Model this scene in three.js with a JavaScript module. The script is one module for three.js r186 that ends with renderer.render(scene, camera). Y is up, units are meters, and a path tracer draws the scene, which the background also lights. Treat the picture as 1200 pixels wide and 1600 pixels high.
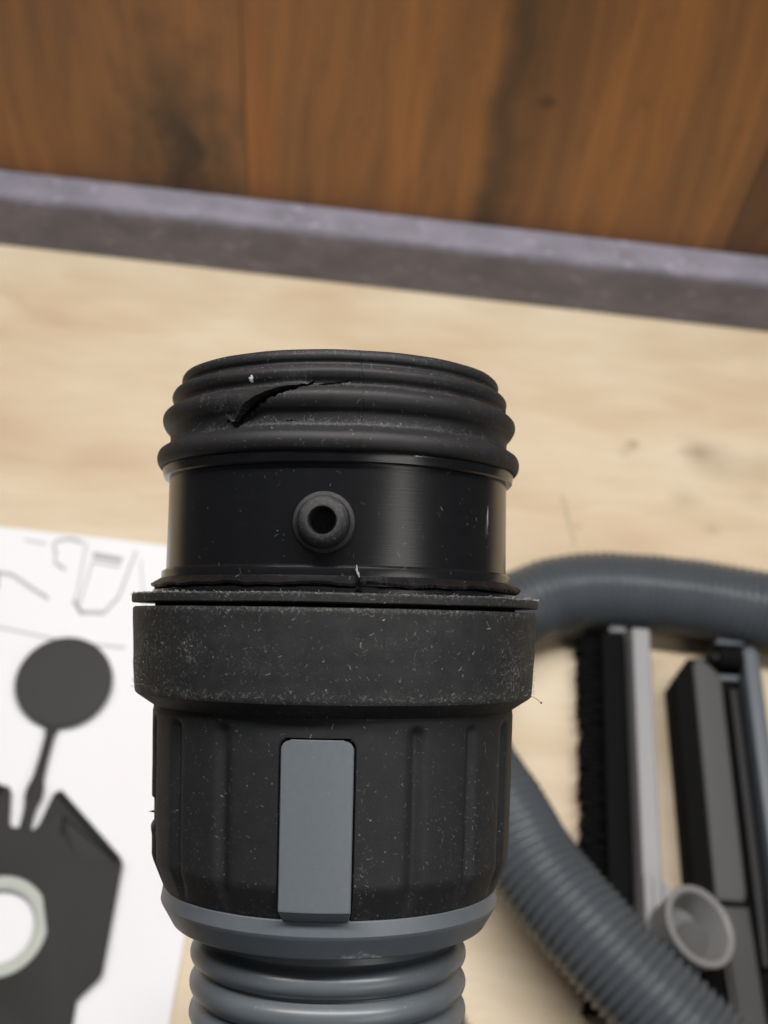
import * as THREE from 'three';
import { toCreasedNormals as creased, mergeGeometries } from 'three/addons/utils/BufferGeometryUtils.js';
import { RectAreaLightUniformsLib } from 'three/addons/lights/RectAreaLightUniformsLib.js';
import { RoundedBoxGeometry } from 'three/addons/geometries/RoundedBoxGeometry.js';
import { createNoise2D, createNoise3D } from 'simplex-noise';

// ---------------------------------------------------------------- camera, light, exposure
const scene = new THREE.Scene();
const rad = THREE.MathUtils.degToRad;
const camera = new THREE.PerspectiveCamera(46.77, 0.75, 0.01, 30);
camera.position.set(0, 0.5, 0);
camera.quaternion.setFromEuler(new THREE.Euler(rad(-59), 0, 0)).multiply(new THREE.Quaternion().setFromAxisAngle(new THREE.Vector3(0, 0, 1), rad(6.5)));
camera.focus = 0.146;
camera.userData.fStop = 29;

const renderer = new THREE.WebGLRenderer();
renderer.toneMapping = THREE.LinearToneMapping;
renderer.toneMappingExposure = 0.96;
renderer.shadowMap.enabled = true;
RectAreaLightUniformsLib.init();
scene.background = new THREE.Color().setRGB(0.06, 0.06, 0.063);          // the dim, evenly grey room around

const LAMPS = [
  { at: [-0.02, 1.05, -0.37], size: [1.2, 0.1], power: 35, look: [-0.02, 0, -0.2], label: 'long white strip lamp fixed to the wood wall above the table' },
  { at: [1.35, 1.7, 0.72], size: [1.2, 0.9], power: 1.5, look: [0.1, 0, 0], label: 'unseen white light panel added right of the table for the sheen on the cuff neck' },  // added unseen source, sized to give the glossy neck its broad pale band
];

// ---------------------------------------------------------------- helpers
function mulberry(a) { return () => { a = (a + 0x6d2b79f5) | 0; let t = Math.imul(a ^ (a >>> 15), 1 | a); t = (t + Math.imul(t ^ (t >>> 7), 61 | t)) ^ t; return ((t ^ (t >>> 14)) >>> 0) / 4294967296; }; }
const n2 = createNoise2D(mulberry(11)), n3 = createNoise3D(mulberry(12));
const fbm = (x, y, o = 4) => { let s = 0, a = 0.5, t = 0; for (let i = 0; i < o; i++) { s += a * n2(x + i * 17.3, y - i * 9.1); t += a; a *= 0.5; x *= 2.03; y *= 2.03; } return s / t; };
const clamp = THREE.MathUtils.clamp, lerp = THREE.MathUtils.lerp, sstep = THREE.MathUtils.smoothstep;
const gauss = (x, w) => Math.exp(-(x / w) * (x / w));
const mm = 0.001;
// the crease finder joins corners on a 1 cm grid, so small things are blown up for it and shrunk again
function toCreasedNormals(g, a) { g.scale(2000, 2000, 2000); const o = creased(g, a); o.scale(1 / 2000, 1 / 2000, 1 / 2000); return o; }

const used = new Map();
function numbered(n) { const k = used.get(n) || 0; used.set(n, k + 1); return k ? n + '_' + String(k).padStart(3, '0') : n; }
function thing(name, label, category, pos = [0, 0, 0], turn = 0, group) {
  const o = new THREE.Group(); o.name = numbered(name); o.position.set(...pos); o.rotation.y = turn;
  o.userData = { label, category }; if (group) o.userData.group = group; scene.add(o); return o;
}
function part(parent, name, geo, mat, extra) {
  const m = new THREE.Mesh(geo, mat); m.name = name; m.castShadow = m.receiveShadow = true; if (extra) m.userData = extra; parent.add(m); return m;
}
function single(name, geo, mat, data) { const m = part(scene, numbered(name), geo, mat, data); return m; }

function canvas(w, h) { const c = document.createElement('canvas'); c.width = w; c.height = h; return c; }
function tex(c, srgb = true, wrap = true) {
  const t = new THREE.CanvasTexture(c); if (srgb) t.colorSpace = THREE.SRGBColorSpace;
  if (wrap) t.wrapS = t.wrapT = THREE.RepeatWrapping; return t;
}
function pixelTex(w, h, fn) {            // fn(u, v) -> [r, g, b] 0..255
  const c = canvas(w, h), g = c.getContext('2d'), im = g.createImageData(w, h), d = im.data;
  for (let y = 0; y < h; y++) for (let x = 0; x < w; x++) { const p = fn((x + 0.5) / w, 1 - (y + 0.5) / h), i = (y * w + x) * 4; d[i] = p[0]; d[i + 1] = p[1]; d[i + 2] = p[2]; d[i + 3] = 255; }
  g.putImageData(im, 0, 0); return c;
}
const mixc = (a, b, t) => [a[0] + (b[0] - a[0]) * t, a[1] + (b[1] - a[1]) * t, a[2] + (b[2] - a[2]) * t];

// ---------------------------------------------------------------- lamps (outside the frame)
for (const L of LAMPS) {
  const t = thing('lamp_panel', L.label, 'lamp', L.at);
  const look = new THREE.Vector3(...L.look);
  const housing = part(t, 'housing', new RoundedBoxGeometry(L.size[0] + 0.06, L.size[1] + 0.06, 0.05, 2, 0.01), new THREE.MeshStandardMaterial({ color: 0xdddddd, roughness: 0.5 }));
  const diffuser = part(t, 'diffuser', new THREE.BoxGeometry(L.size[0], L.size[1], 0.012), new THREE.MeshStandardMaterial({ color: 0xffffff, emissive: 0xfffaf2, emissiveIntensity: 1.5, roughness: 0.4 }));
  housing.position.z = -0.032; diffuser.position.z = 0;
  t.lookAt(look);
  const light = new THREE.RectAreaLight(new THREE.Color(1.0, 0.992, 0.98), L.power, L.size[0], L.size[1]);
  light.name = 'lamp_panel_light';
  const dir = look.clone().sub(t.position).normalize();
  light.position.copy(t.position).addScaledVector(dir, 0.02);
  light.lookAt(look);
  scene.add(light);
}

// ---------------------------------------------------------------- table, trim, wall
function tableTexture() {
  const spots = [[157.8, -358, 7, 0.5], [168, -352, 11, 0.3], [190, -352, 9, 0.22], [124, -358, 3.2, 0.55], [120, -352, 3, 0.2], [96, -305, 2, 0.35], [150, -328, 6, 0.22], [163, -312, 3, 0.3], [30, -395, 8, 0.1], [186, -335, 5, 0.15]];
  return tex(pixelTex(1024, 860, (u, v) => {
    const x = -600 + u * 1200, z = 450 - (1 - v) * 0 - v * 950;   // mm; v = 1 lies at the wall
    const w = fbm(x * 0.004, z * 0.012, 3);
    const g1 = fbm(x * 0.0045 + 3, z * 0.06 + w * 1.6, 4), g2 = fbm(x * 0.018, z * 0.42 + w * 3, 3), big = fbm(x * 0.006 + 9, z * 0.016 + 4, 3);
    let c = mixc([202, 186, 159], [192, 174, 146], clamp(0.5 + g1 * 0.7, 0, 1));
    c = mixc(c, [209, 196, 172], clamp(big * 0.9 + 0.1, 0, 0.75));
    c = mixc(c, [180, 152, 122], clamp(-big * 0.8 - 0.1, 0, 0.55));
    c = mixc(c, [182, 157, 122], clamp(g2 * 0.35, 0, 0.2));
    c = mixc(c, [176, 148, 118], 0.5 * gauss(x + 225, 60) * gauss(z + 325, 45) * clamp(0.8 + w, 0, 1));  // soft shade at the far left, painted into the wood tone
    for (const s of spots) { const d = Math.hypot((x - s[0]) / 1.25, z - s[1]) / s[2]; if (d < 2) c = mixc(c, [122, 103, 84], s[3] * clamp(1 - d * (0.75 + 0.35 * g2), 0, 1)); }
    const sc = Math.abs((x - 92) - (z + 305) * 0.25); if (Math.abs(z + 308) < 14) c = mixc(c, [120, 104, 88], 0.35 * clamp(1 - sc / 1.6, 0, 1));
    return c;
  }));
}
{
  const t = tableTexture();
  const g = new RoundedBoxGeometry(1.2, 0.03, 0.6, 2, 0.002);
  g.translate(0, -0.015, -0.164);
  const gp = g.attributes.position, gu = g.attributes.uv;
  for (let i = 0; i < gp.count; i++) gu.setXY(i, (gp.getX(i) + 0.6) / 1.2, (0.45 - gp.getZ(i) + 0.5 * gp.getY(i)) / 0.95);
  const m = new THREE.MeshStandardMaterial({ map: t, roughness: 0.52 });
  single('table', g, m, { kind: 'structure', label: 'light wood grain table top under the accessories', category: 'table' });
}
{ // dark trim strip: a flat front, a rounded edge and a sloping top up to the wall
  const s = new THREE.Shape();
  s.moveTo(0, 0); s.lineTo(0, 32 * mm); s.bezierCurveTo(0, 36 * mm, -2 * mm, 37.8 * mm, -6.5 * mm, 38.5 * mm); s.lineTo(-16.4 * mm, 39.8 * mm); s.lineTo(-16.4 * mm, 0); s.closePath();
  const g = new THREE.ExtrudeGeometry(s, { depth: 1.2, bevelEnabled: false, curveSegments: 14 });
  g.rotateY(Math.PI / 2); // shape x -> -z, depth -> x
  g.translate(-0.6, 0.0004, 0);
  // rotateY(90): x' = z, z' = -x ; the shape ran to -x, so it now runs to +z: mirror it by turning half round
  g.rotateY(Math.PI); g.translate(0, 0, -0.4442);
  const p = g.attributes.position, uv = g.attributes.uv;
  for (let i = 0; i < p.count; i++) uv.setXY(i, p.getX(i) * 2.2, (p.getY(i) - p.getZ(i)) * 2.2);
  const c = pixelTex(1024, 1024, (u, v) => {
    const wx = u * 4.5, wy = v * 4.5;
    const a = fbm(wx * 1.9, wy * 3.2, 4), b = fbm(wx * 5, wy * 5 + 5, 3);
    let k = mixc([109, 106, 117], [128, 124, 136], clamp(0.5 + a * 0.9, 0, 1));
    const sc = clamp((fbm(wx * 5 + 40, wy * 11, 3) - 0.42) * 4, 0, 1);
    k = mixc(k, [182, 176, 186], sc * 0.55);
    return mixc(k, [98, 94, 104], clamp(-b * 0.5, 0, 0.35));
  });
  single('edge_trim', toCreasedNormals(g, 0.5), new THREE.MeshStandardMaterial({ map: tex(c), roughness: 0.62 }), { label: 'dark grey trim strip with scuffs running between table and brown wood wall', category: 'trim' });
}
{
  const wall = thing('wood_wall', 'brown wood plank wall behind the dark trim strip', 'wall', [0, 0, -0.461]);
  const cuts = [-0.6, -0.302, -0.0902, 0.1636, 0.36, 0.6];
  const looks = [[3.1, 0.4, 0], [7.7, 0.75, 1], [12.9, 0.25, 0], [21.3, 0.85, 0], [30.2, 0.5, 0]];
  for (let i = 0; i < 5; i++) {
    const x0 = cuts[i], x1 = cuts[i + 1], w = x1 - x0 - 0.0004, h = 1.15;
    const g = new THREE.BoxGeometry(w, h, 0.012, 1, 1, 1);
    const [seed, dark] = looks[i];
    const t = pixelTex(i === 0 || i === 4 ? 40 : 330, i === 0 || i === 4 ? 60 : 760, (u, v) => {
      const x = u * w * 1000, y = v * h * 1000;
      const lean = (x - w * 500) * (y * 0.0009);
      let wp = fbm(x * 0.008 + seed, y * 0.0026 + seed, 2) * 11;
      const X = x + wp + (i === 2 ? lean * 0.35 : 0);
      const big = fbm(X * 0.018 + seed * 3, y * 0.0022 + seed, 3);
      const mid = fbm(X * 0.075 + seed, y * 0.004, 4);
      const fine = fbm(X * 0.8, y * 0.016 + seed, 3);
      let c = mixc([150, 101, 57], [178, 121, 66], clamp(0.5 + mid * 0.75 - fine * 0.25, 0, 1));
      c = mixc(c, [112, 82, 55], clamp(0.12 + big * 0.75 + (dark - 0.5) * 0.5, 0, 0.7));
      c = mixc(c, [76, 54, 36], clamp((Math.abs(mid) < 0.08 ? (0.08 - Math.abs(mid)) * 2.2 : 0), 0, 0.18));
      // places on the wall, in millimetres
      const gx = x0 * 1000 + x, gy = y;
      const m1 = Math.hypot((gx + 124) / 15 + fbm(gx * 0.05, gy * 0.03, 3) * 0.8, (gy - 66) / 34 + fbm(gx * 0.03 + 5, gy * 0.03, 3) * 0.6);
      if (i === 1) { c = mixc(c, [84, 66, 46], 0.7 * clamp(1.9 - m1 * 0.62 - 0.3, 0, 0.8)); c = mixc(c, [54, 42, 31], 0.7 * clamp(1.15 - m1, 0, 1)); }
      if (i === 2) {
        const k = Math.hypot((gx - 54.7) / 5, (gy - 123.6) / 4); c = mixc(c, [70, 45, 28], 0.7 * clamp(1.2 - k, 0, 1));
        c = mixc(c, [72, 54, 36], 0.65 * gauss(gx - 37 - fbm(gy * 0.02, 3) * 6, 8)); c = mixc(c, [86, 62, 40], 0.35 * gauss(gx - 50 - (gy - 120) * 0.08, 16));
        c = mixc(c, [163, 102, 54], 0.5 * gauss(gx + 84, 5) + 0.0);
      }
      if (i === 3) c = mixc(c, [70, 44, 26], 0.4);
      return c;
    });
    const p = part(wall, 'plank', g, new THREE.MeshStandardMaterial({ map: tex(t), roughness: 0.5 }));
    p.position.set((x0 + x1) / 2, h / 2, -0.006);
  }
}

// ---------------------------------------------------------------- paper with line drawings
{
  const W = 2048, H = 1448, c = canvas(W, H), g = c.getContext('2d');       // 297 x 210 mm sheet laid with its long side away from the wall
  const sx = W / 210, sy = H / 297;
  g.fillStyle = '#e2e3e6'; g.fillRect(0, 0, W, H);
  const X = (x) => (x + 270) * sx, Y = (z) => (z + 267.5) * sy;             // millimetres on the table
  g.strokeStyle = 'rgba(90,92,98,0.5)'; g.lineJoin = 'round'; g.lineCap = 'round';
  const line = (pts, w) => { g.lineWidth = w * sx; g.beginPath(); pts.forEach((p, i) => (i ? g.lineTo(X(p[0]), Y(p[1])) : g.moveTo(X(p[0]), Y(p[1])))); g.stroke(); };
  const curve = (pts, w) => { const k = new THREE.SplineCurve(pts.map((p) => new THREE.Vector2(...p))).getPoints(40).map((p) => [p.x, p.y]); line(k, w); };
  curve([[-152, -257], [-154, -262], [-148, -265], [-141, -264]], 0.9);
  curve([[-152, -257], [-151, -252], [-146, -249]], 0.9);
  line([[-134, -258], [-121, -257]], 1.5); line([[-134, -254.5], [-121, -253.5]], 0.6);
  line([[-139, -264], [-137, -232], [-133, -227]], 0.8);
  line([[-134, -254], [-135, -232]], 0.8);
  line([[-115, -262], [-118, -238], [-123, -229], [-133, -228], [-138, -233]], 1.0);
  curve([[-185, -246], [-178, -243], [-170, -243], [-160, -238], [-150, -233]], 0.9);
  line([[-184, -246], [-179, -236], [-174, -236], [-176, -244]], 0.9);
  curve([[-200, -218], [-170, -216], [-140, -213], [-110, -213]], 0.5);
  line([[-112, -258], [-104, -230]], 0.5); line([[-168, -262], [-158, -261]], 0.5);
  for (const [x, z] of [[-240, -240], [-236, -200], [-238, -120]]) { line([[x, z], [x + 22, z], [x + 22, z + 22], [x, z + 22], [x, z]], 0.6); curve([[x + 3, z + 18], [x + 10, z + 6], [x + 18, z + 15]], 0.6); }
  const geo = new THREE.PlaneGeometry(0.21, 0.297, 60, 80); geo.rotateX(-Math.PI / 2); geo.translate(-0.165, 0, -0.119);
  const p = geo.attributes.position;
  for (let i = 0; i < p.count; i++) { const x = p.getX(i), z = p.getZ(i); p.setY(i, 0.0006 + 0.0009 * (0.5 + 0.5 * n2(x * 14, z * 11)) + 0.0022 * sstep(z, -0.14, -0.03) * (0.5 + 0.5 * n2(x * 22 + 4, z * 16))); }
  const back = geo.clone(); back.translate(0, -0.00025, 0); { const ix = back.index.array; for (let i = 0; i < ix.length; i += 3) { const q = ix[i]; ix[i] = ix[i + 1]; ix[i + 1] = q; } }
  const sheet = mergeGeometries([geo, back]); sheet.computeVertexNormals();
  single('instruction_sheet', sheet, new THREE.MeshStandardMaterial({ map: tex(c, true, false), roughness: 0.9 }), { label: 'white paper sheet with thin grey line drawings under the black collar plate', category: 'paper' });
}

// ---------------------------------------------------------------- bag collar plate with its cap
{
  const t = thing('bag_collar_plate', 'black plastic bag collar plate with round cap on a thin stalk, lying on white paper', 'collar plate', [-0.1335, 0.0028, -0.087]);
  const dark = new THREE.MeshStandardMaterial({ color: new THREE.Color().setRGB(0.016, 0.016, 0.0157), roughness: 0.75 });
  const s = new THREE.Shape();
  const right = [[3.0, 39.2], [4.6, 39.0], [6.3, 41.3], [9.1, 54.6], [10.3, 55.9], [13, 55.7], [42.7, 31.4], [43.4, 29.5], [44.4, -12.6], [43.8, -14.4], [37.6, -22.4], [36.8, -24], [37.8, -44]];
  const all = [...right, ...right.slice().reverse().map(([x, y]) => [-x, y])];
  all.forEach(([x, y], i) => (i ? s.lineTo(x * mm, y * mm) : s.moveTo(x * mm, y * mm))); s.closePath();
  const hole = new THREE.Path(); hole.absarc(0, 0, 20.2 * mm, 0, 7, true); s.holes.push(hole);
  for (const k of [1, -1]) { const h = new THREE.Path(); const q = [[15.3, 46], [15.8, 39.5], [25.5, 29.8], [41, 30.2]]; q.forEach(([x, y], i) => (i ? h.lineTo(k * x * mm, y * mm) : h.moveTo(k * x * mm, y * mm))); h.closePath(); s.holes.push(h); }
  const ex = (shape, depth, bev = 0.4) => { const g = new THREE.ExtrudeGeometry(shape, { depth: (depth - 2 * bev) * mm, bevelEnabled: true, bevelSize: bev * mm, bevelOffset: -bev * mm, bevelThickness: bev * mm, bevelSegments: 2, curveSegments: 48 }); g.rotateX(-Math.PI / 2); g.translate(0, bev * mm, 0); return toCreasedNormals(g, 0.7); };
  part(t, 'plate', ex(s, 3.2), dark);
  for (const k of [1, -1]) { // sunk corner pockets with a sloping floor
    const q = [[14.6, 47], [15.1, 38.9], [25.2, 29.1], [42, 29.5]], f = [];
    const P = q.map(([x, y], i) => [k * x * mm, (i === 0 || i === 3 ? 0.0014 : 0.0002), -y * mm]);
    const g = new THREE.BufferGeometry(); const ord = k > 0 ? [0, 1, 2, 0, 2, 3] : [0, 2, 1, 0, 3, 2];
    for (const i of ord) f.push(...P[i]);
    for (const i of ord.slice().reverse()) f.push(P[i][0], P[i][1] - 0.0002, P[i][2]);
    g.setAttribute('position', new THREE.Float32BufferAttribute(f, 3)); g.computeVertexNormals();
    part(t, 'corner_pocket', g, new THREE.MeshStandardMaterial({ color: new THREE.Color().setRGB(0.006, 0.0063, 0.007), roughness: 0.6 }));  // darker than the plate: shade of the recess put into the colour
  }
  for (const k of [1, -1]) { // upright rib along each cut corner
    const q = new THREE.Shape(), a = [[11.8, 54.6], [13, 55.7], [42.7, 31.4], [42.6, 29.6]]; a.forEach(([x, y], i) => (i ? q.lineTo(k * x * mm, y * mm) : q.moveTo(k * x * mm, y * mm))); q.closePath();
    const p = part(t, 'corner_rib', ex(q, 7, 0.25), dark); p.position.y = 0.0002;
  }
  const ring = []; [[20.1, 0.4], [20.1, 2.2], [18.6, 2.5], [15.2, 2.2], [14.3, 1.5], [14.3, 0.9], [20.1, 0.4]].forEach(([r, y]) => ring.push(new THREE.Vector2(r * mm, y * mm)));
  part(t, 'seal_ring', new THREE.LatheGeometry(ring, 72), new THREE.MeshStandardMaterial({ color: new THREE.Color().setRGB(0.42, 0.45, 0.41), roughness: 0.6 }));
  const st = new THREE.Shape(); const sr = [[2.4, 37], [2.2, 44], [2.4, 48.5], [3.6, 53], [3.5, 56.5], [2.3, 61], [1.9, 70], [1.9, 80], [3.4, 86]];
  [...sr, ...sr.slice().reverse().map(([x, y]) => [-x, y])].forEach(([x, y], i) => (i ? st.lineTo(x * mm, y * mm) : st.moveTo(x * mm, y * mm))); st.closePath();
  const stalk = part(t, 'stalk', ex(st, 2, 0.35), dark); stalk.position.y = 0.0003; stalk.rotation.y = -rad(0.8);
  const cp = new THREE.Shape(); cp.absarc(0, 0, 21.1 * mm, 0, Math.PI * 2);
  const cap = part(t, 'cap', ex(cp, 2.6, 0.5), new THREE.MeshStandardMaterial({ color: new THREE.Color().setRGB(0.03, 0.031, 0.031), roughness: 0.75 })); cap.position.set(1.3 * mm, 0.0001, -105.2 * mm);
}

// ---------------------------------------------------------------- ribbed hoses
function hoseGeometry(path, len, rfun, step, nA, inner) {
  const n = Math.round(len / step), fr = path.computeFrenetFrames(n, false), pos = [], uv = [], idx = [];
  const rows = n + 1;
  for (let i = 0; i < rows; i++) {
    const p = path.getPointAt(i / n), r = rfun((i / n) * len);
    for (let j = 0; j <= nA; j++) { const a = (j / nA) * Math.PI * 2, c = -Math.cos(a) * r, s = Math.sin(a) * r, N = fr.normals[i], B = fr.binormals[i]; pos.push(p.x + c * N.x + s * B.x, p.y + c * N.y + s * B.y, p.z + c * N.z + s * B.z); uv.push((j / nA) * 0.12, (i / n) * len); }
  }
  for (let i = 0; i < n; i++) for (let j = 0; j < nA; j++) { const a = i * (nA + 1) + j, b = a + nA + 1; idx.push(a, b, a + 1, b, b + 1, a + 1); }
  const g = new THREE.BufferGeometry(); g.setAttribute('position', new THREE.Float32BufferAttribute(pos, 3)); g.setAttribute('uv', new THREE.Float32BufferAttribute(uv, 2)); g.setIndex(idx); g.computeVertexNormals();
  const nn = g.attributes.normal; for (let i = 0; i < rows; i++) { const a = i * (nA + 1), b = a + nA; const v = new THREE.Vector3(nn.getX(a) + nn.getX(b), nn.getY(a) + nn.getY(b), nn.getZ(a) + nn.getZ(b)).normalize(); nn.setXYZ(a, v.x, v.y, v.z); nn.setXYZ(b, v.x, v.y, v.z); }
  return g;
}
const V3 = (a) => new THREE.Vector3(...a);
{
  const pts = [[0.42, 0.0185, -0.16], [0.34, 0.0185, -0.205], [0.25, 0.0185, -0.245], [0.1811, 0.0185, -0.2594], [0.1217, 0.0185, -0.2618], [0.092, 0.0185, -0.258], [0.0744, 0.0185, -0.2508], [0.0518, 0.0185, -0.2334], [0.0385, 0.019, -0.2004], [0.0491, 0.023, -0.1693], [0.0621, 0.030, -0.1478], [0.0757, 0.037, -0.1239], [0.0974, 0.043, -0.0992], [0.1264, 0.044, -0.0736], [0.1424, 0.043, -0.0605], [0.18, 0.036, -0.03], [0.24, 0.021, -0.002], [0.33, 0.0185, 0.01], [0.42, 0.0185, 0.02]];
  const path = new THREE.CatmullRomCurve3(pts.map(V3), false, 'centripetal'); path.arcLengthDivisions = 800;
  const len = path.getLength(), pitch = 0.0036;
  const g = hoseGeometry(path, len, (t) => { const x = ((((t + 0.0007 * n2(t * 22, 4)) / pitch + 9) % 1) - 0.5); return 0.0162 + (0.002 + 0.00025 * n2(t * 60, 8)) * (1 - Math.pow(Math.abs(2 * x), 1.7)); }, pitch / 10, 40);
  single('vacuum_hose', g, new THREE.MeshStandardMaterial({ color: new THREE.Color().setRGB(0.072, 0.083, 0.094), roughness: 0.27 }), { label: 'grey ribbed vacuum hose bent in a loop on the table behind the black cuff', category: 'hose' });
}

// ---------------------------------------------------------------- brush nozzle and floor nozzle
function bar(w, h, l, r = 0.8) { const g = new RoundedBoxGeometry(w * mm, h * mm, l * mm, 2, r * mm); g.translate(0, (h / 2) * mm, 0); return g; }
const blackPlastic = new THREE.MeshPhysicalMaterial({ color: new THREE.Color().setRGB(0.004, 0.004, 0.0042), roughness: 0.8, specularIntensity: 0.2 });
const bristleMat = new THREE.MeshPhysicalMaterial({ color: new THREE.Color().setRGB(0.004, 0.004, 0.004), roughness: 0.9, specularIntensity: 0.25 });
const lightGrey = new THREE.MeshStandardMaterial({ color: new THREE.Color().setRGB(0.25, 0.25, 0.262), roughness: 0.5 });
const midGrey = new THREE.MeshStandardMaterial({ color: new THREE.Color().setRGB(0.062, 0.063, 0.062), roughness: 0.7 });
const blueGrey = new THREE.MeshStandardMaterial({ color: new THREE.Color().setRGB(0.085, 0.1, 0.115), roughness: 0.45 });
{
  const t = thing('brush_nozzle', 'narrow black bristle nozzle with light grey rail and round grey socket', 'nozzle', [0.109, 0.0003, -0.16], rad(1.6));
  const body = part(t, 'body', bar(10.5, 14, 163), blackPlastic); body.position.set(3.6 * mm, 0, 0);
  const rnd = mulberry(5), tufts = [];
  for (let i = 0; i < 62; i++) { const l = 9.6 + rnd() * 1.1 + (i % 7 === 3 ? -2.6 : rnd() < 0.12 ? -1.2 : 0), g = new THREE.CylinderGeometry(1.25 * mm, 1.0 * mm, l * mm, 7); g.scale(1, 1, 1); g.rotateZ(Math.PI / 2 + (rnd() - 0.5) * 0.1); g.rotateY((rnd() - 0.5) * 0.25); g.scale(1, 3.6, 1.35); g.translate((-1.5 - l / 2) * mm, 6.2 * mm, (-80 + i * 2.62) * mm); tufts.push(g); }
  part(t, 'bristles', mergeGeometries(tufts), bristleMat, { kind: 'stuff' });
  const rail = part(t, 'rail', bar(8.2, 25, 152, 1.2), lightGrey); rail.position.set(13.6 * mm, 0, -4 * mm);
  const lug = part(t, 'lug', bar(8, 17, 5, 1.2), lightGrey); lug.position.set(5 * mm, 0, -83.5 * mm);
  const fin = part(t, 'rail_flange', bar(4, 27.5, 40, 1), lightGrey); fin.position.set(11.2 * mm, 0, 50 * mm);
  // socket: a short tube that leans to the right, its mouth facing up
  const prof = [[0.01, -18], [9, -17.8], [13.4, -14.5], [15.0, -2.5], [15.8, -0.8], [15.4, 0], [14, 0.1], [13.1, -0.5], [12.6, -3], [11.8, -13], [8, -16], [0.01, -16.3]].map(([r, y]) => new THREE.Vector2(r * mm, y * mm));
  const sg = toCreasedNormals(new THREE.LatheGeometry(prof, 64), 0.5);
  const sock = part(t, 'socket', sg, new THREE.MeshStandardMaterial({ color: new THREE.Color().setRGB(0.2, 0.2, 0.2), roughness: 0.5 }));
  sock.position.copy(t.worldToLocal(t.updateMatrixWorld() || V3([0.1362, 0.0455, -0.1086])));
  sock.quaternion.setFromUnitVectors(V3([0, 1, 0]), V3([0.372, 0.869, -0.182]).normalize());
  const neckGeo = new THREE.CylinderGeometry(7 * mm, 8 * mm, 31 * mm, 32); const nk = part(t, 'socket_neck', neckGeo, midGrey); nk.position.copy(t.worldToLocal(V3([0.1375, 0.0158, -0.1065])));
  const ws = new THREE.Shape(); [[15, -27], [20, -31], [30, -42], [30, -58], [15, -62]].forEach(([x, y], i) => (i ? ws.lineTo(x * mm, y * mm) : ws.moveTo(x * mm, y * mm))); ws.closePath();
  const wg = new THREE.ExtrudeGeometry(ws, { depth: 3 * mm, bevelEnabled: true, bevelSize: 0.5 * mm, bevelThickness: 0.5 * mm, bevelSegments: 2 }); wg.rotateX(-Math.PI / 2);
  const web = part(t, 'web', wg, lightGrey); web.position.y = 15 * mm;
}
{
  const t = thing('floor_nozzle', 'black and grey floor nozzle with small black wheel at the right edge under the hose', 'nozzle', [0.1553, 0.0003, -0.166], rad(3));
  const put = (name, geo, mat, x, y, z, turn = 0) => { const p = part(t, name, geo, mat); p.position.set(x * mm, y * mm, z * mm); p.rotation.y = rad(turn); return p; };
  const slab = (pts, h, bev = 0.8) => { const q = new THREE.Shape(); pts.forEach(([x, z], k) => (k ? q.lineTo(x * mm, -z * mm) : q.moveTo(x * mm, -z * mm))); q.closePath(); const g = new THREE.ExtrudeGeometry(q, { depth: (h - 2 * bev) * mm, bevelEnabled: true, bevelSize: bev * mm, bevelOffset: -bev * mm, bevelThickness: bev * mm, bevelSegments: 3 }); g.rotateX(-Math.PI / 2); g.translate(0, bev * mm, 0); return toCreasedNormals(g, 0.6); };
  put('body', slab([[-13, -60], [-6, -70], [20, -72], [24, -66], [25, 80], [20, 100], [-2, 100], [-14, 88]], 9), blackPlastic, 0, 0, 0);
  put('bristle_strip', slab([[-15.6, -56], [-8, -66.5], [-6.6, -64], [-6.2, 92], [-9, 98], [-14.6, 96]], 17), bristleMat, 0, 0, 0);
  put('sole_plate', slab([[-5.8, -64], [-3, -69], [6.6, -60], [7.2, 36], [6, 39.5], [-5, 39.5], [-6, 36]], 6, 1.2), midGrey, 0, 9.2, 0);
  put('lower_plate', slab([[-5.4, 41], [6.8, 41], [9.5, 96], [-1.5, 96]], 4.5, 1), new THREE.MeshStandardMaterial({ color: new THREE.Color().setRGB(0.03, 0.031, 0.031), roughness: 0.6 }), 1.4, 9.2, 0);
  put('lower_rib', bar(1.7, 6, 26, 0.7), midGrey, -3.4, 9.2, 74, 4);
  put('rubber_strip', slab([[10.4, -54], [13.6, -54], [14.4, 30], [13.8, 64], [11.2, 64]], 5, 0.6), new THREE.MeshStandardMaterial({ color: new THREE.Color().setRGB(0.011, 0.011, 0.012), roughness: 0.7 }), 0, 9.2, 0);
  put('side_wall', slab([[16.6, -72], [21.5, -74], [24, -70], [24.6, 40], [23, 84], [17.6, 84], [17.2, 20]], 19, 1.6), blueGrey, 0, 0, 0);
  put('end_wall', slab([[4, -74.6], [7, -77.5], [19, -77.5], [19, -74.6]], 17, 1.2), blueGrey, 0, 0, 0);
  const wg = new THREE.CylinderGeometry(5.2 * mm, 5.2 * mm, 10.4 * mm, 36, 1); wg.rotateZ(Math.PI / 2);
  put('wheel', toCreasedNormals(wg, 0.5), blackPlastic, 10.8, 15.2, -68.5);
  const ag = new THREE.CylinderGeometry(1.6 * mm, 1.6 * mm, 13 * mm, 16); ag.rotateZ(Math.PI / 2);
  put('axle', ag, midGrey, 11, 15.2, -68.5);
  put('bridge', bar(9.5, 12, 3, 1), blueGrey, 11.6, 0, -60.5);
}

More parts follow.
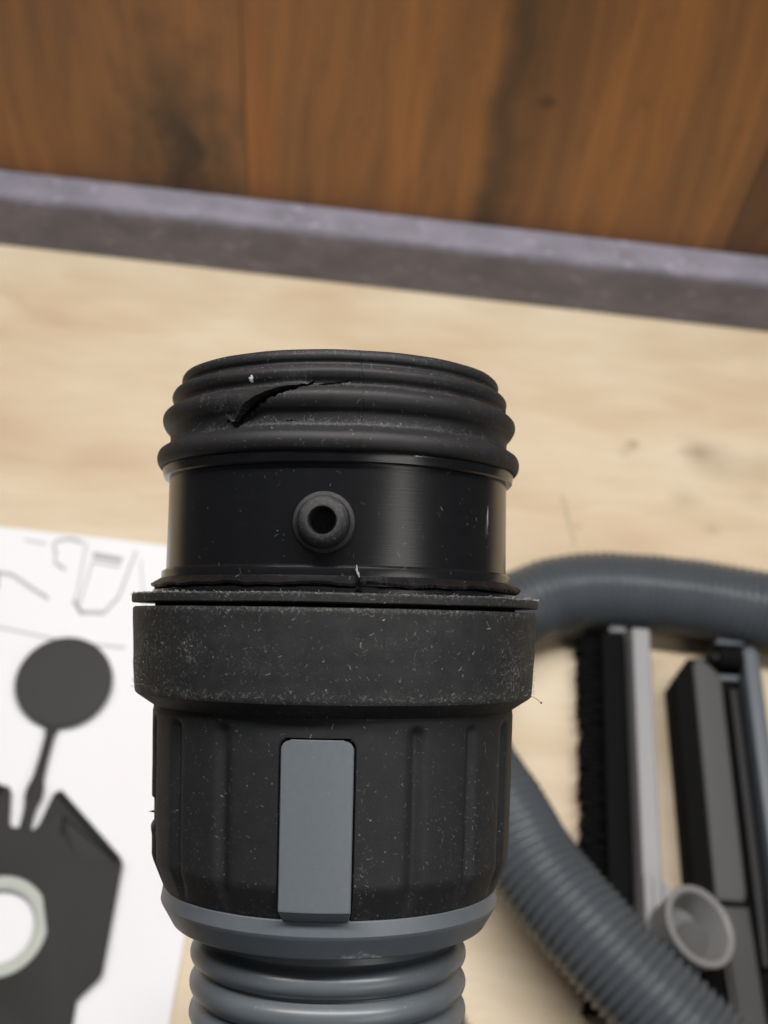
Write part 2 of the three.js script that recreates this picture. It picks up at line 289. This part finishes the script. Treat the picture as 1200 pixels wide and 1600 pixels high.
// ---------------------------------------------------------------- the cuff: local y runs along its axis, z faces the camera, millimetres
const cuff = thing('hose_cuff', 'dusty black hose cuff with torn rubber sleeve and grey inlay, in sharp focus', 'hose cuff');
{
  const Ax = V3([-0.0949, 0.4297, -0.898]).normalize(), Nz = V3([0.0295, 0.9029, 0.4289]); Nz.addScaledVector(Ax, -Nz.dot(Ax)).normalize();
  const Lx = new THREE.Vector3().crossVectors(Ax, Nz);
  cuff.position.set(-0.0049, 0.351, -0.0708);
  cuff.quaternion.setFromRotationMatrix(new THREE.Matrix4().makeBasis(Lx, Ax, Nz));
  cuff.updateMatrixWorld();
}
// theta samples: fine where asked
function thetas(coarse, dense = []) {
  const a = []; for (let t = -180; t < 180; ) { a.push(t); let st = coarse; for (const [f, g, d] of dense) if (t >= f - 1e-6 && t < g) st = Math.min(st, d); for (const [f] of dense) if (t < f && t + st > f) st = f - t; t += st; }
  a.push(180); return a;
}
function revolve(profile, ths, rf, crease = 0.6) {
  const pos = [], uv = [], idx = [], n = ths.length; let v = 0;
  profile.forEach(([r, s], i) => {
    if (i) v += Math.hypot(r - profile[i - 1][0], s - profile[i - 1][1]);
    for (const t of ths) { let R = r, S = s; if (rf) { const q = rf(t, s, r, i); if (Array.isArray(q)) [R, S] = q; else R = q; } const a = rad(t); pos.push(R * mm * Math.sin(a), S * mm, R * mm * Math.cos(a)); uv.push(t / 360 + 0.5, v / 80 + 0.02); }
  });
  for (let i = 0; i + 1 < profile.length; i++) for (let j = 0; j + 1 < n; j++) { const a = i * n + j, b = a + n; idx.push(a, a + 1, b, b, a + 1, b + 1); }
  let g = new THREE.BufferGeometry(); g.setAttribute('position', new THREE.Float32BufferAttribute(pos, 3)); g.setAttribute('uv', new THREE.Float32BufferAttribute(uv, 2)); g.setIndex(idx);
  // profiles run downwards (s falling) on the outside, so faces point outwards
  const up = profile[profile.length - 1][1] > profile[0][1];
  if (!up) { const x = g.index.array; for (let i = 0; i < x.length; i += 3) { const q = x[i + 1]; x[i + 1] = x[i + 2]; x[i + 2] = q; } }
  return toCreasedNormals(g, crease);
}
function spline(pts, step) {
  const c = new THREE.CatmullRomCurve3(pts.map(([r, s]) => new THREE.Vector3(r, s, 0)), false, 'centripetal'), n = Math.ceil(c.getLength() / step);
  return c.getSpacedPoints(n).map((p) => [p.x, p.y]);
}
function dense(pts, step) { const o = []; for (let i = 0; i + 1 < pts.length; i++) { const [a, b] = [pts[i], pts[i + 1]], n = Math.max(1, Math.ceil(Math.hypot(a[0] - b[0], a[1] - b[1]) / step)); for (let k = 0; k < n; k++) o.push([lerp(a[0], b[0], k / n), lerp(a[1], b[1], k / n)]); } o.push(pts[pts.length - 1]); return o; }

// dust: fibres and specks that lie on the rubber; u runs once round, v over 80 mm
function dustTexture(seed, base, { fibres, specks, size = 1, patches = [], marks, W = 2048, H = 1024, mottle = 4 }) {
  const rnd = mulberry(seed), b = base;
  const mt = Array.from({ length: 512 * 256 }, (_, i) => fbm((i % 512) / 512 * 46 + seed, Math.floor(i / 512) / 256 * 24, 4));
  const c = pixelTex(W, H, (u, v) => { const m = mt[Math.min(255, (v * 256) | 0) * 512 + ((u * 512) | 0)] * mottle + (rnd() - 0.5) * 2.4; return [b[0] + m, b[1] + m, b[2] + m]; }), g = c.getContext('2d');
  g.lineCap = 'round';
  const px = W / 155;                                   // pixels per millimetre round a 24.6 mm radius
  const fibre = (x, y, l, w, a, hue) => { const an = rnd() * 6.28, k = (rnd() - 0.5) * 1.6; g.strokeStyle = `rgba(${hue},${a})`; g.lineWidth = w; g.beginPath(); g.moveTo(x - Math.cos(an) * l, y - Math.sin(an) * l); g.quadraticCurveTo(x - Math.sin(an) * k * l, y + Math.cos(an) * k * l, x + Math.cos(an) * l, y + Math.sin(an) * l); g.stroke(); };
  const hues = ['176,174,166', '150,148,140', '205,203,196', '168,160,144', '140,142,146'];
  const pick = () => hues[(rnd() * hues.length) | 0];
  for (let i = 0; i < fibres; i++) fibre(rnd() * W, rnd() * H, (0.1 + 0.42 * rnd() * rnd()) * px * size, 0.7 + 0.7 * rnd(), 0.25 + 0.5 * rnd() * rnd(), pick());
  for (let i = 0; i < specks; i++) { const r = 0.35 + 1.0 * Math.pow(rnd(), 5); g.fillStyle = `rgba(${pick()},${0.2 + 0.6 * rnd() * rnd()})`; g.beginPath(); g.ellipse(rnd() * W, rnd() * H, r, r * (0.6 + rnd() * 0.8), rnd() * 3, 0, 7); g.fill(); }
  for (const [t, v, rt, rv, n, a] of patches) for (let i = 0; i < n; i++) { const q = Math.sqrt(-2 * Math.log(rnd() + 1e-6)) * 0.55, an = rnd() * 6.283, x = (t / 360 + 0.5) * W + Math.cos(an) * q * (rt / 360) * W, y = (1 - v) * H + Math.sin(an) * q * rv * H; if (rnd() < 0.22) fibre(x, y, (0.06 + 0.2 * rnd()) * px, 0.7 + 0.5 * rnd(), a * (0.4 + 0.6 * rnd()), pick()); else { g.fillStyle = `rgba(${pick()},${a * (0.3 + 0.7 * rnd())})`; g.beginPath(); g.arc(x, y, 0.35 + 0.45 * rnd(), 0, 7); g.fill(); } }
  if (marks) marks(g, (t) => (t / 360 + 0.5) * W, (v) => (1 - v) * H, px, rnd);
  return tex(c);
}
const grainCanvas = (() => { const rnd = mulberry(77); return pixelTex(512, 512, (u, v) => { const q = 128 + 60 * n2(u * 60, v * 60) + 50 * (rnd() - 0.5); return [q, q, q]; }); })();
const grain = tex(grainCanvas, false); grain.repeat.set(10, 5);
const rubberMat = (map, rough = 0.6) => new THREE.MeshPhysicalMaterial({ map, roughness: rough, specularIntensity: 0.6, bumpMap: grain, bumpScale: 0.00002 });

// profiles are listed from the top down
// --- ribbed rubber sleeve with its tear
{
  const outer = spline([[20.6, 30.2], [20.7, 32.6], [21.15, 33.4], [21.7, 33.55], [22.1, 33.0], [22.1, 32.4], [21.8, 31.95], [21.95, 31.6], [22.9, 31.25], [23.32, 30.6], [23.2, 29.9], [22.8, 29.3], [22.8, 28.95], [23.75, 28.5], [24.4, 27.8], [24.5, 26.9], [24.1, 26.05], [23.55, 25.4], [23.4, 24.6], [23.5, 23.9], [24.15, 23.4], [24.85, 22.85], [25.15, 22.0], [25.05, 21.3], [24.7, 20.75], [24.2, 20.6], [23.5, 20.7]], 0.13);
  const tearPts = [[-36.2, 24.6], [-35.6, 24.85], [-34.3, 24.45], [-32.6, 24.4], [-31.1, 25.1], [-28.3, 26.2], [-23.1, 27.3], [-17.2, 28.2], [-13.4, 28.6], [-11.6, 28.95], [-10.4, 28.85], [-8.6, 29.2]];
  const thin = [[-6.4, 28.85], [-2.4, 29.0], [3.1, 29.35]];
  const K = rad(1) * 24;                                     // mm per degree
  const near = (pts, t, s) => { let best = 9, side = 1, along = 0; for (let i = 0; i + 1 < pts.length; i++) { const ax = pts[i][0] * K, ay = pts[i][1], bx = pts[i + 1][0] * K, by = pts[i + 1][1], x = t * K, q = clamp(((x - ax) * (bx - ax) + (s - ay) * (by - ay)) / ((bx - ax) ** 2 + (by - ay) ** 2), 0, 1), dx = x - ax - q * (bx - ax), dy = s - ay - q * (by - ay), d = Math.hypot(dx, dy); if (d < best) { best = d; side = Math.sign(dy * (bx - ax) - dx * (by - ay)) || 1; along = (i + q) / (pts.length - 1); } } return [best, side, along]; };
  const rf = (t, s, r, i) => {
    let R = r + 0.05 * n3(t * 0.05, s * 0.25, 3) + 0.035 * n3(Math.cos(rad(t)) * 3, Math.sin(rad(t)) * 3, s * 0.1);
    const S = s + 0.06 * n3(Math.cos(rad(t)) * 2.2, Math.sin(rad(t)) * 2.2, s * 0.06);
    if (r > 21.6 && t > -50 && t < 20) {
      const [d, side, al] = near(tearPts, t, s);
      const w = 0.08 + 0.31 * sstep(al, 0.12, 0.36) * (1 - 0.8 * sstep(al, 0.45, 0.95)) * (1 + 0.35 * n2(t * 0.7, 21));
      const e = d * side + 0.1 * n2(t * 0.25, 3) + 0.035 * n2(t * 0.9, 7) + 0.015 * n2(t * 2.3, 9);                                     // above the tear is positive
      const open = sstep(e, -2 * w, -2 * w + 0.16) * (1 - sstep(e, -0.08, 0.06));
      R -= 1.7 * open * (al <= 0.001 || al >= 0.999 ? clamp(1 - d * 4, 0, 1) : 1);
      if (e > 0) R += 0.85 * Math.exp(-e / 1.0) * sstep(al, 0.02, 0.3) * (1 - sstep(al, 0.6, 1)) + 0.12 * Math.exp(-e / 0.25) * (al > 0 && al < 1 ? 1 : 0);
      R += 0.25 * gauss(t + 37, 3.5) * gauss(s - 25, 0.9);
      const [d2, , a2] = near(thin, t, s); R -= 0.5 * clamp(1 - d2 / 0.11, 0, 1) * (1 - 0.7 * a2);
    }
    R -= 0.14 * clamp(1 - Math.abs(t - 6.5 - 0.1 * n2(s, 3)) / 0.22, 0, 1) * sstep(s, 22.6, 24);   // mould seam
    R += 0.06 * gauss(t - 6.1, 0.5) ;
    return [R, S];
  };
  const map = dustTexture(101, [31, 32, 34], { fibres: 3400, specks: 15000, size: 0.7, patches: [[-45, 0.14, 40, 0.05, 700, 0.4], [45, 0.12, 30, 0.05, 500, 0.35], [10, 0.148, 85, 0.006, 1800, 0.45], [0, 0.106, 85, 0.006, 1500, 0.42], [0, 0.217, 85, 0.007, 1500, 0.42], [-10, 0.075, 80, 0.008, 500, 0.35], [-36, 0.19, 8, 0.012, 160, 0.5]], mottle: 3,
    marks: (g, X, Y, px, rnd) => { g.fillStyle = 'rgba(225,226,228,0.95)'; for (let i = 0; i < 16; i++) { g.beginPath(); g.ellipse(X(-28.6) + (rnd() - 0.5) * 5, Y(0.129) + (rnd() - 0.5) * 9, 1 + rnd() * 1.6, 1 + rnd() * 2.4, rnd() * 3, 0, 7); g.fill(); } } });
  part(cuff, 'rubber_sleeve', revolve(outer, thetas(1.2, [[-50, 12, 0.3]]), rf, 1.0), rubberMat(map, 0.54));
}
// --- glossy lip under the sleeve, neck tube
const glossMap = dustTexture(202, [16, 17, 19], { fibres: 1100, specks: 1500, size: 0.9, mottle: 1.2,
  marks: (g, X, Y, px, rnd) => { g.strokeStyle = 'rgba(190,192,196,0.5)'; for (let i = 0; i < 26; i++) { const x = X(55.5 + (rnd() - 0.5) * 1.6), y = Y(0.188 + rnd() * 0.036); g.lineWidth = 0.5 + rnd(); g.beginPath(); g.moveTo(x, y - 4 - rnd() * 9); g.lineTo(x + (rnd() - 0.5) * 6, y + rnd() * 12); g.stroke(); }
    g.strokeStyle = 'rgba(120,122,126,0.10)'; g.lineWidth = 0.6; for (let i = 0; i < 900; i++) { const x = rnd() * 2048, y = rnd() * 1024, l = 6 + rnd() * 40; g.beginPath(); g.moveTo(x, y); g.lineTo(x + l, y + (rnd() - 0.5) * 2); g.stroke(); } } });
const streaks = (() => { const rnd = mulberry(31); const rows = Array.from({ length: 512 }, () => rnd()); return tex(pixelTex(256, 512, (u, v) => { const y = (v * 512) | 0, q = 128 + 70 * (rows[y] - 0.5) + 60 * n2(u * 6, v * 140); return [q, q, q]; }), false); })();
streaks.repeat.set(3, 3);
const gloss = new THREE.MeshStandardMaterial({ map: glossMap, roughness: 0.25, bumpMap: streaks, bumpScale: 0.000006 });
{
  part(cuff, 'inner_lip', revolve(dense([[23.2, 20.75], [24.25, 20.62], [24.3, 20.3], [24.12, 19.4], [23.95, 19.2], [23.2, 19.15]], 0.5), thetas(1), (t, s, r) => r + 0.03 * n3(t * 0.08, s, 1), 0.4), gloss);
  const neck = revolve(dense([[20.8, 26], [23.35, 25.8], [23.38, 6.95], [23.6, 6.75], [23.95, 6.6], [24.0, 6.35], [23.95, 2.5]], 0.5), thetas(1), (t, s, r) => r + 0.02 * n3(Math.cos(rad(t)) * 2, Math.sin(rad(t)) * 2, s * 0.1), 0.35);
  part(cuff, 'neck', neck, gloss);
  const bore = revolve([[20.5, -3], [20.8, -2.5], [20.8, 31]], thetas(3), null, 0.4); part(cuff, 'bore', bore, blackPlastic);
  const plug = new THREE.CylinderGeometry(20.7 * mm, 20.7 * mm, 1 * mm, 48); const pl = part(cuff, 'inner_stop', plug, blackPlastic); pl.position.y = -3 * mm;
}
{ // torn skirt round the foot of the neck: thin, ragged, split in front
  const ths = thetas(0.5);
  const ragged = (t) => 0.28 * fbm(t * 0.06, 2, 3) + 0.22 * fbm(t * 0.35, 7, 3) * sstep(Math.abs(t + 70), 70, 10) + 0.3 * gauss(t - 12, 8) * fbm(t * 0.5, 1, 2);
  const rf = (t, s, r, i) => { const k = i >= 2 && i <= 3 ? 1 : 0, split = gauss(t - 5.9, 0.55); return [r + k * ragged(t) - (r > 23.8 ? (r - 23.7) * split * 0.9 : 0), s + k * 0.35 * fbm(t * 0.05 + 4, 5, 3) + (k ? 0.35 * gauss(t - 9, 3) : 0)]; };
  const skin = new THREE.MeshPhysicalMaterial({ map: glossMap, roughness: 0.4, specularIntensity: 0.5, bumpMap: grain, bumpScale: 0.00004 });
  part(cuff, 'torn_skirt', revolve([[23.7, 5.75], [24.25, 5.55], [25.25, 4.75], [25.15, 4.45], [24.2, 4.7], [23.8, 4.6]], ths, rf, 0.3), skin);
  part(cuff, 'foot_ring', revolve(dense([[23.7, 4.5], [24.7, 4.35], [25.1, 4.0], [25.15, 3.3]], 0.2), thetas(1), (t, s, r) => r - (r - 23.9) * 0.7 * gauss(t - 5.9, 0.5), 0.5), gloss);
  const sl = []; const rnd = mulberry(9);
  for (let i = 0; i < 4; i++) { const g = new THREE.BoxGeometry(0.13 * mm, (0.5 + rnd() * 0.8) * mm, 0.12 * mm); g.rotateZ((rnd() - 0.5) * 0.9); const a = rad(5.9 + (rnd() - 0.5) * 1.1), r = 24.6; g.translate(r * mm * Math.sin(a), (5.6 + (rnd() - 0.5) * 1.8) * mm, r * mm * Math.cos(a)); sl.push(g); }
  part(cuff, 'torn_shred', mergeGeometries(sl), new THREE.MeshStandardMaterial({ color: 0x8a8a88, roughness: 0.7 }));
}
{ // hollow stud on the neck
  const prof = [[0.01, -2.2], [1.35, -2.2], [1.5, 1.2], [1.58, 2.55], [1.75, 2.8], [2.05, 2.82], [2.7, 2.5], [3.05, 2.05], [3.15, 1.7], [3.12, 1.1], [3.25, 0.75], [3.7, 0.5], [3.78, 0.15], [3.78, -0.6]].map(([r, y]) => new THREE.Vector2(r * mm, y * mm));
  const g = toCreasedNormals(new THREE.LatheGeometry(prof.reverse(), 72), 0.55);
  const rnd = mulberry(44), c = pixelTex(512, 512, (u, v) => { const m = 4 * fbm(u * 12, v * 12, 3) + clamp((fbm(u * 30, v * 14 + 3, 4) - 0.22) * 160, 0, 46) * (v > 0.35 && v < 0.75 ? 1 : 0.3) + 2 * rnd(); return [28 + m, 29 + m, 31 + m]; });
  const stud = part(cuff, 'stud', g, new THREE.MeshStandardMaterial({ map: tex(c), roughness: 0.36, bumpMap: grain, bumpScale: 0.00003 }));
  const a = rad(-4.1); stud.position.set(23.35 * mm * Math.sin(a), 12.0 * mm, 23.35 * mm * Math.cos(a));
  stud.quaternion.setFromUnitVectors(V3([0, 1, 0]), V3([Math.sin(a), 0.0, Math.cos(a)]));
}
// --- flange disc and wide collar
{
  const map = dustTexture(303, [33, 34, 35], { fibres: 5200, specks: 12000, size: 0.75, patches: [[-66, 0.14, 22, 0.06, 2600, 0.5], [66, 0.14, 20, 0.06, 1500, 0.45], [-40, 0.13, 4, 0.04, 260, 0.5], [56, 0.17, 6, 0.03, 420, 0.6], [0, 0.071, 170, 0.007, 2600, 0.45], [30, 0.2, 60, 0.01, 900, 0.45], [-50, 0.2, 30, 0.01, 700, 0.4], [-20, 0.15, 14, 0.03, 260, 0.3], [20, 0.12, 12, 0.03, 220, 0.28]], mottle: 7 });
  part(cuff, 'flange_disc', revolve([[23.6, 3.5], [27.4, 3.55], [27.65, 3.48], [27.78, 3.3], [27.76, 2.45], [27.6, 2.3], [23.5, 2.22]], thetas(1), (t, s, r) => [r + (r > 25 ? 0.05 * n3(t * 0.04, 1, 2) : 0), s + 0.06 * fbm(t * 0.02, 8, 2)], 0.5), rubberMat(map, 0.68));
  part(cuff, 'groove_ring', revolve([[24.6, 2.3], [24.7, 2.2], [24.7, 1.2]], thetas(2), null, 0.5), blackPlastic);
  part(cuff, 'collar', revolve(dense([[23.6, 1.72], [27.3, 1.78], [27.5, 1.68], [27.58, 1.45], [27.35, -4], [27.02, -9.1], [26.9, -9.5], [26.6, -9.75], [24.55, -11.1], [24.3, -11.25]], 0.35), thetas(1), (t, s, r) => r + (r > 25 ? 0.07 * n3(Math.cos(rad(t)) * 3, Math.sin(rad(t)) * 3, s * 0.12) + 0.03 * n3(t * 0.1, s * 0.3, 7) : 0), 0.42), rubberMat(map, 0.64));
}
// --- fluted grip with its slot, and the grey inlay
const INLAY = { t: -4.35, half: 10.2 * rad(1) * 24.3, top: -13.8, low: -34.86, corner: 1.15 };
{
  const map = dustTexture(404, [30, 31, 33], { fibres: 2600, specks: 13000, size: 0.75, patches: [[-45, 0.2, 30, 0.12, 500, 0.4], [48, 0.2, 25, 0.1, 500, 0.45], [8, 0.27, 4, 0.07, 150, 0.6], [0, 0.32, 80, 0.01, 900, 0.5]], mottle: 3 });
  const prof = [...dense([[24.38, -11.2], [24.5, -12], [24.2, -24], [23.98, -30.7]], 0.3), ...dense([[23.8, -31.3], [22.35, -34.7], [22.1, -34.95], [21.2, -35.0]], 0.25)];
  const rf = (t, s, r) => {
    if (r < 22) return r;
    let q = t - INLAY.t, R = r;
    const k = Math.abs(q); const f = ((k - 28.4) / 20.1); const n = Math.max(0, Math.round(f)), dist = k - (28.4 + n * 20.1);
    const inRange = sstep(-s, 11.9, 13.2);
    if (k < 172) R -= 0.66 * fl0(dist) * inRange * (r > 23.9 ? 1 : sstep(r, 22.1, 23.9));
    // pads are a touch flat between flutes
    const padc = k < 28.4 ? 0 : k - (28.4 + (Math.floor((k - 28.4) / 20.1) + 0.5) * 20.1), half = k < 28.4 ? 28.4 : 10.05;
    R -= 0.10 * (1 - (padc / half) ** 2) * 0 - 0.0;
    // slot round the inlay
    const x = q * rad(1) * 24.3, w = INLAY.half + 0.22, top = INLAY.top + 0.22, c = INLAY.corner + 0.2;
    let inside = Math.min(w - Math.abs(x), top - s);
    if (Math.abs(x) > w - c && s > top - c) inside = c - Math.hypot(Math.abs(x) - (w - c), s - (top - c));
    R -= 1.1 * sstep(inside, -0.06, 0.1);
    // chips on the left edge
    if (t < -70 && t > -110) { R -= 0.32 * sstep(-s, 23.1, 23.3) * (1 - sstep(-s, 26.6, 27.1)); R += 0.12 * gauss(s + 27.4, 0.6); }
    R += 0.03 * n3(t * 0.07, s * 0.12, 5);
    return R;
  };
  function fl0(d) { return gauss(d, 2.1); }
  part(cuff, 'grip', revolve(prof, thetas(0.9, [[-36, -26, 0.45], [-17, -12.5, 0.22], [3.5, 8.5, 0.22], [22, 27, 0.45], [42, 48, 0.45], [-58, -50, 0.45]]), rf, 0.75), rubberMat(map, 0.62));
  // inlay: a curved plate with rounded top corners and small bevels, bent in with the grip's chamfer
  const pos = [], uv = [], idx = [];
  const rAt = (s) => (s > -33.5 ? lerp(24.1, 24.5, (s + 33.5) / 19.7) + 0.0 : lerp(22.42, 24.1, clamp((s + 34.86) / 1.36, 0, 1)));
  const rows = []; for (let s = INLAY.low; s < INLAY.top - 1.3; s += s < -33.3 ? 0.15 : 1.0) rows.push(s); for (let k = 0; k <= 12; k++) rows.push(INLAY.top - INLAY.corner * (1 - Math.sin((k / 12) * Math.PI / 2)));
  const NC = 21;
  const emit = (s, w, drop) => { const R = rAt(s) - drop; const cols = [[-w, 1.4], [-w, 0.14], [-w + 0.14, 0]]; for (let k = 1; k < NC; k++) cols.push([lerp(-w + 0.14, w - 0.14, k / NC), 0]); cols.push([w - 0.14, 0], [w, 0.14], [w, 1.4]); for (const [x, d] of cols) { const a = rad(INLAY.t) + x / 24.3, r = R - d; pos.push(r * mm * Math.sin(a), s * mm, r * mm * Math.cos(a)); uv.push(x / 30, s / 30); } return cols.length; };
  let C = 0, count = 0;
  C = emit(rows[0], INLAY.half, 1.5); count++;
  for (const s of rows) { const y = s - (INLAY.top - INLAY.corner), w = y > 0 ? INLAY.half - INLAY.corner + Math.sqrt(Math.max(0, INLAY.corner ** 2 - y * y)) : INLAY.half; C = emit(s, w, 0); count++; }
  C = emit(INLAY.top + 0.1, INLAY.half - INLAY.corner, 0.14); count++; C = emit(INLAY.top + 0.1, INLAY.half - INLAY.corner, 1.4); count++;
  for (let i = 0; i + 1 < count; i++) for (let j = 0; j + 1 < C; j++) { const a = i * C + j, b = a + C; idx.push(a, a + 1, b, b, a + 1, b + 1); }
  const g = new THREE.BufferGeometry(); g.setAttribute('position', new THREE.Float32BufferAttribute(pos, 3)); g.setAttribute('uv', new THREE.Float32BufferAttribute(uv, 2)); g.setIndex(idx);
  part(cuff, 'grey_inlay', toCreasedNormals(g, 0.35), greyMat());
}
function greyMat() { // smooth grey plastic with a few specks and hairline scratches
  if (greyMat.m) return greyMat.m;
  const rnd = mulberry(61), c = pixelTex(1024, 1024, (u, v) => { const m = 2.2 * fbm(u * 20, v * 20, 3) + 1.6 * (rnd() - 0.5); return [94 + m, 100 + m, 106 + m]; }), g = c.getContext('2d');
  for (let i = 0; i < 260; i++) { g.strokeStyle = `rgba(150,154,158,${0.05 + 0.16 * rnd()})`; g.lineWidth = 0.6 + rnd() * 0.6; const x = rnd() * 1024, y = rnd() * 1024, a = rnd() * 6.28, l = 4 + rnd() * 26; g.beginPath(); g.moveTo(x, y); g.lineTo(x + Math.cos(a) * l, y + Math.sin(a) * l); g.stroke(); }
  for (let i = 0; i < 130; i++) { g.fillStyle = `rgba(190,190,186,${0.2 + 0.5 * rnd()})`; g.beginPath(); g.arc(rnd() * 1024, rnd() * 1024, 0.6 + rnd() * 0.9, 0, 7); g.fill(); }
  return (greyMat.m = new THREE.MeshStandardMaterial({ map: tex(c), roughness: 0.42, bumpMap: grain, bumpScale: 0.000008 }));
}
{ // grey end ring and the worn spot on its rim
  const rnd = mulberry(71), c = pixelTex(2048, 512, (u, v) => { const m = 2.5 * fbm(u * 40, v * 14, 3) + 1.6 * (rnd() - 0.5); return [87 + m, 93 + m, 99 + m]; }), g = c.getContext('2d');
  const X = (t) => (t / 360 + 0.5) * 2048, Y = (v) => (1 - v) * 512;
  const vLow = 0.02 + 6.2 / 80;
  g.lineCap = 'round';
  for (let i = 0; i < 110; i++) { const t = 3.5 + rnd() * 14, peak = 1 - Math.abs(t - 9.5) / 8; const y0 = vLow + 0.002; g.strokeStyle = `rgba(176,180,184,${0.12 + 0.35 * rnd()})`; g.lineWidth = 0.5 + rnd() * 0.7; const y = y0 - rnd() * 0.014 * peak; g.beginPath(); g.moveTo(X(t), Y(y)); g.lineTo(X(t + (rnd() - 0.3) * 2.2), Y(y - (rnd() - 0.2) * 0.006 * peak)); g.stroke(); }
  const m = new THREE.MeshStandardMaterial({ map: tex(c), roughness: 0.42, bumpMap: grain, bumpScale: 0.000008 });
  part(cuff, 'end_ring', revolve(dense([[21.0, -34.75], [22.2, -34.85], [22.35, -35.0], [22.6, -36.6], [22.5, -36.9], [21.0, -39.45], [20.75, -39.65], [20.3, -39.72], [15.5, -39.72]], 0.4), thetas(1.2), null, 0.3), m);
}
{ // ribbed grey hose below the ring: leaves the frame, drops to the table and runs off to the right
  const w = (a) => cuff.worldToLocal(V3(a)).toArray();
  const pts = [[0, -0.0385, 0], [0, -0.047, 0], [0, -0.056, 0], w([0.001, 0.322, -0.008]), w([0.0, 0.285, 0.052]), w([-0.02, 0.215, 0.105]), w([-0.05, 0.12, 0.125]), w([-0.07, 0.045, 0.09]), w([-0.062, 0.0195, 0.03]), w([-0.035, 0.0195, -0.032]), w([0.0, 0.0195, -0.062]), w([0.03, 0.0195, -0.064]), w([0.058, 0.0195, -0.036]), w([0.1, 0.0195, 0.01]), w([0.18, 0.0195, 0.06]), w([0.32, 0.0195, 0.09])];
  const path = new THREE.CatmullRomCurve3(pts.map(V3), false, 'centripetal'); path.arcLengthDivisions = 900;
  const len = path.getLength(), pitch = 0.00375;
  const g = hoseGeometry(path, len, (t) => { const x = ((((t - 0.0052) / pitch + 0.5) % 1) + 1) % 1 - 0.5; return t < 0.0034 ? 0.0166 : 0.0162 + 0.0023 * Math.sqrt(Math.max(0, 1 - 3.9 * x * x)); }, pitch / 14, 72);
  const rnd = mulberry(81), c = pixelTex(1024, 1024, (u, v) => { const m = 3 * fbm(u * 14, v * 14, 3) + 2 * (rnd() - 0.5); return [85 + m, 91 + m, 96 + m]; }), gg = c.getContext('2d');
  for (let i = 0; i < 500; i++) { gg.fillStyle = `rgba(186,188,186,${0.1 + 0.35 * rnd()})`; gg.beginPath(); gg.arc(rnd() * 1024, rnd() * 1024, 0.5 + rnd() * 0.8, 0, 7); gg.fill(); }
  const t = tex(c); t.repeat.set(10, 10);
  part(cuff, 'ribbed_hose', g, new THREE.MeshStandardMaterial({ map: t, roughness: 0.34, bumpMap: grain, bumpScale: 0.000012 }));
}
{ // lint that stands off the rubber edges
  const rnd = mulberry(91), list = [];
  const hair = (t, r, s, l, w, out) => { const a = rad(t), p = V3([r * Math.sin(a), s, r * Math.cos(a)]), d = V3([Math.sin(a) * out + (rnd() - 0.5), (rnd() - 0.3) * 1.2, Math.cos(a) * out + (rnd() - 0.5)]).normalize(), k = V3([rnd() - 0.5, rnd() - 0.5, rnd() - 0.5]); const c = new THREE.CatmullRomCurve3([p, p.clone().addScaledVector(d, l * 0.5).addScaledVector(k, l * 0.3), p.clone().addScaledVector(d, l)].map((q) => q.multiplyScalar(mm))); list.push(new THREE.TubeGeometry(c, 5, w * mm, 4)); };
  for (let i = 0; i < 330; i++) hair(-95 + rnd() * 190, 27.6, 3.45, 0.12 + rnd() * 0.35, 0.018 + rnd() * 0.012, 0.8);
  for (let i = 0; i < 140; i++) hair((rnd() < 0.5 ? -1 : 1) * (60 + rnd() * 32), 27.2 - rnd() * 0.1, 1.4 - rnd() * 10.5, 0.15 + rnd() * 0.3, 0.016 + rnd() * 0.01, 0.8);
  for (let i = 0; i < 60; i++) hair(-95 + rnd() * 190, 22, 33.2, 0.1 + rnd() * 0.2, 0.018, 0.8);
  part(cuff, 'lint', mergeGeometries(list), new THREE.MeshStandardMaterial({ color: new THREE.Color().setRGB(0.3, 0.3, 0.28), roughness: 0.9 }), { kind: 'stuff' });
  const a = rad(80), P = (r, s) => V3([r * Math.sin(a), s, r * Math.cos(a)]).multiplyScalar(mm);
  const h = [new THREE.TubeGeometry(new THREE.CatmullRomCurve3([P(26.6, -9.3), P(27.5, -9.6), P(28.3, -10.2)]), 10, 0.035 * mm, 5), (() => { const g = new THREE.SphereGeometry(0.13 * mm, 10, 8); g.translate(...P(28.3, -10.2).toArray()); return g; })()].map((g) => g.toNonIndexed());
  part(cuff, 'loose_hair', mergeGeometries(h), blackPlastic);
  const b = rad(-84), Q = (r, s) => V3([r * Math.sin(b), s, r * Math.cos(b)]).multiplyScalar(mm);
  const nick = new THREE.IcosahedronGeometry(0.28 * mm, 1); nick.scale(1.2, 1.6, 1); const nm = part(cuff, 'rubber_nick', nick, blackPlastic); const e = rad(82); nm.position.set(22.9 * mm * Math.sin(e), 29.6 * mm, 22.9 * mm * Math.cos(e));
  const chip = new THREE.ConeGeometry(0.2 * mm, 0.9 * mm, 7); chip.rotateZ(Math.PI / 2); const cm = part(cuff, 'rubber_burr', chip, blackPlastic); cm.position.copy(Q(24.2, -25.5));
}
renderer.render(scene, camera);
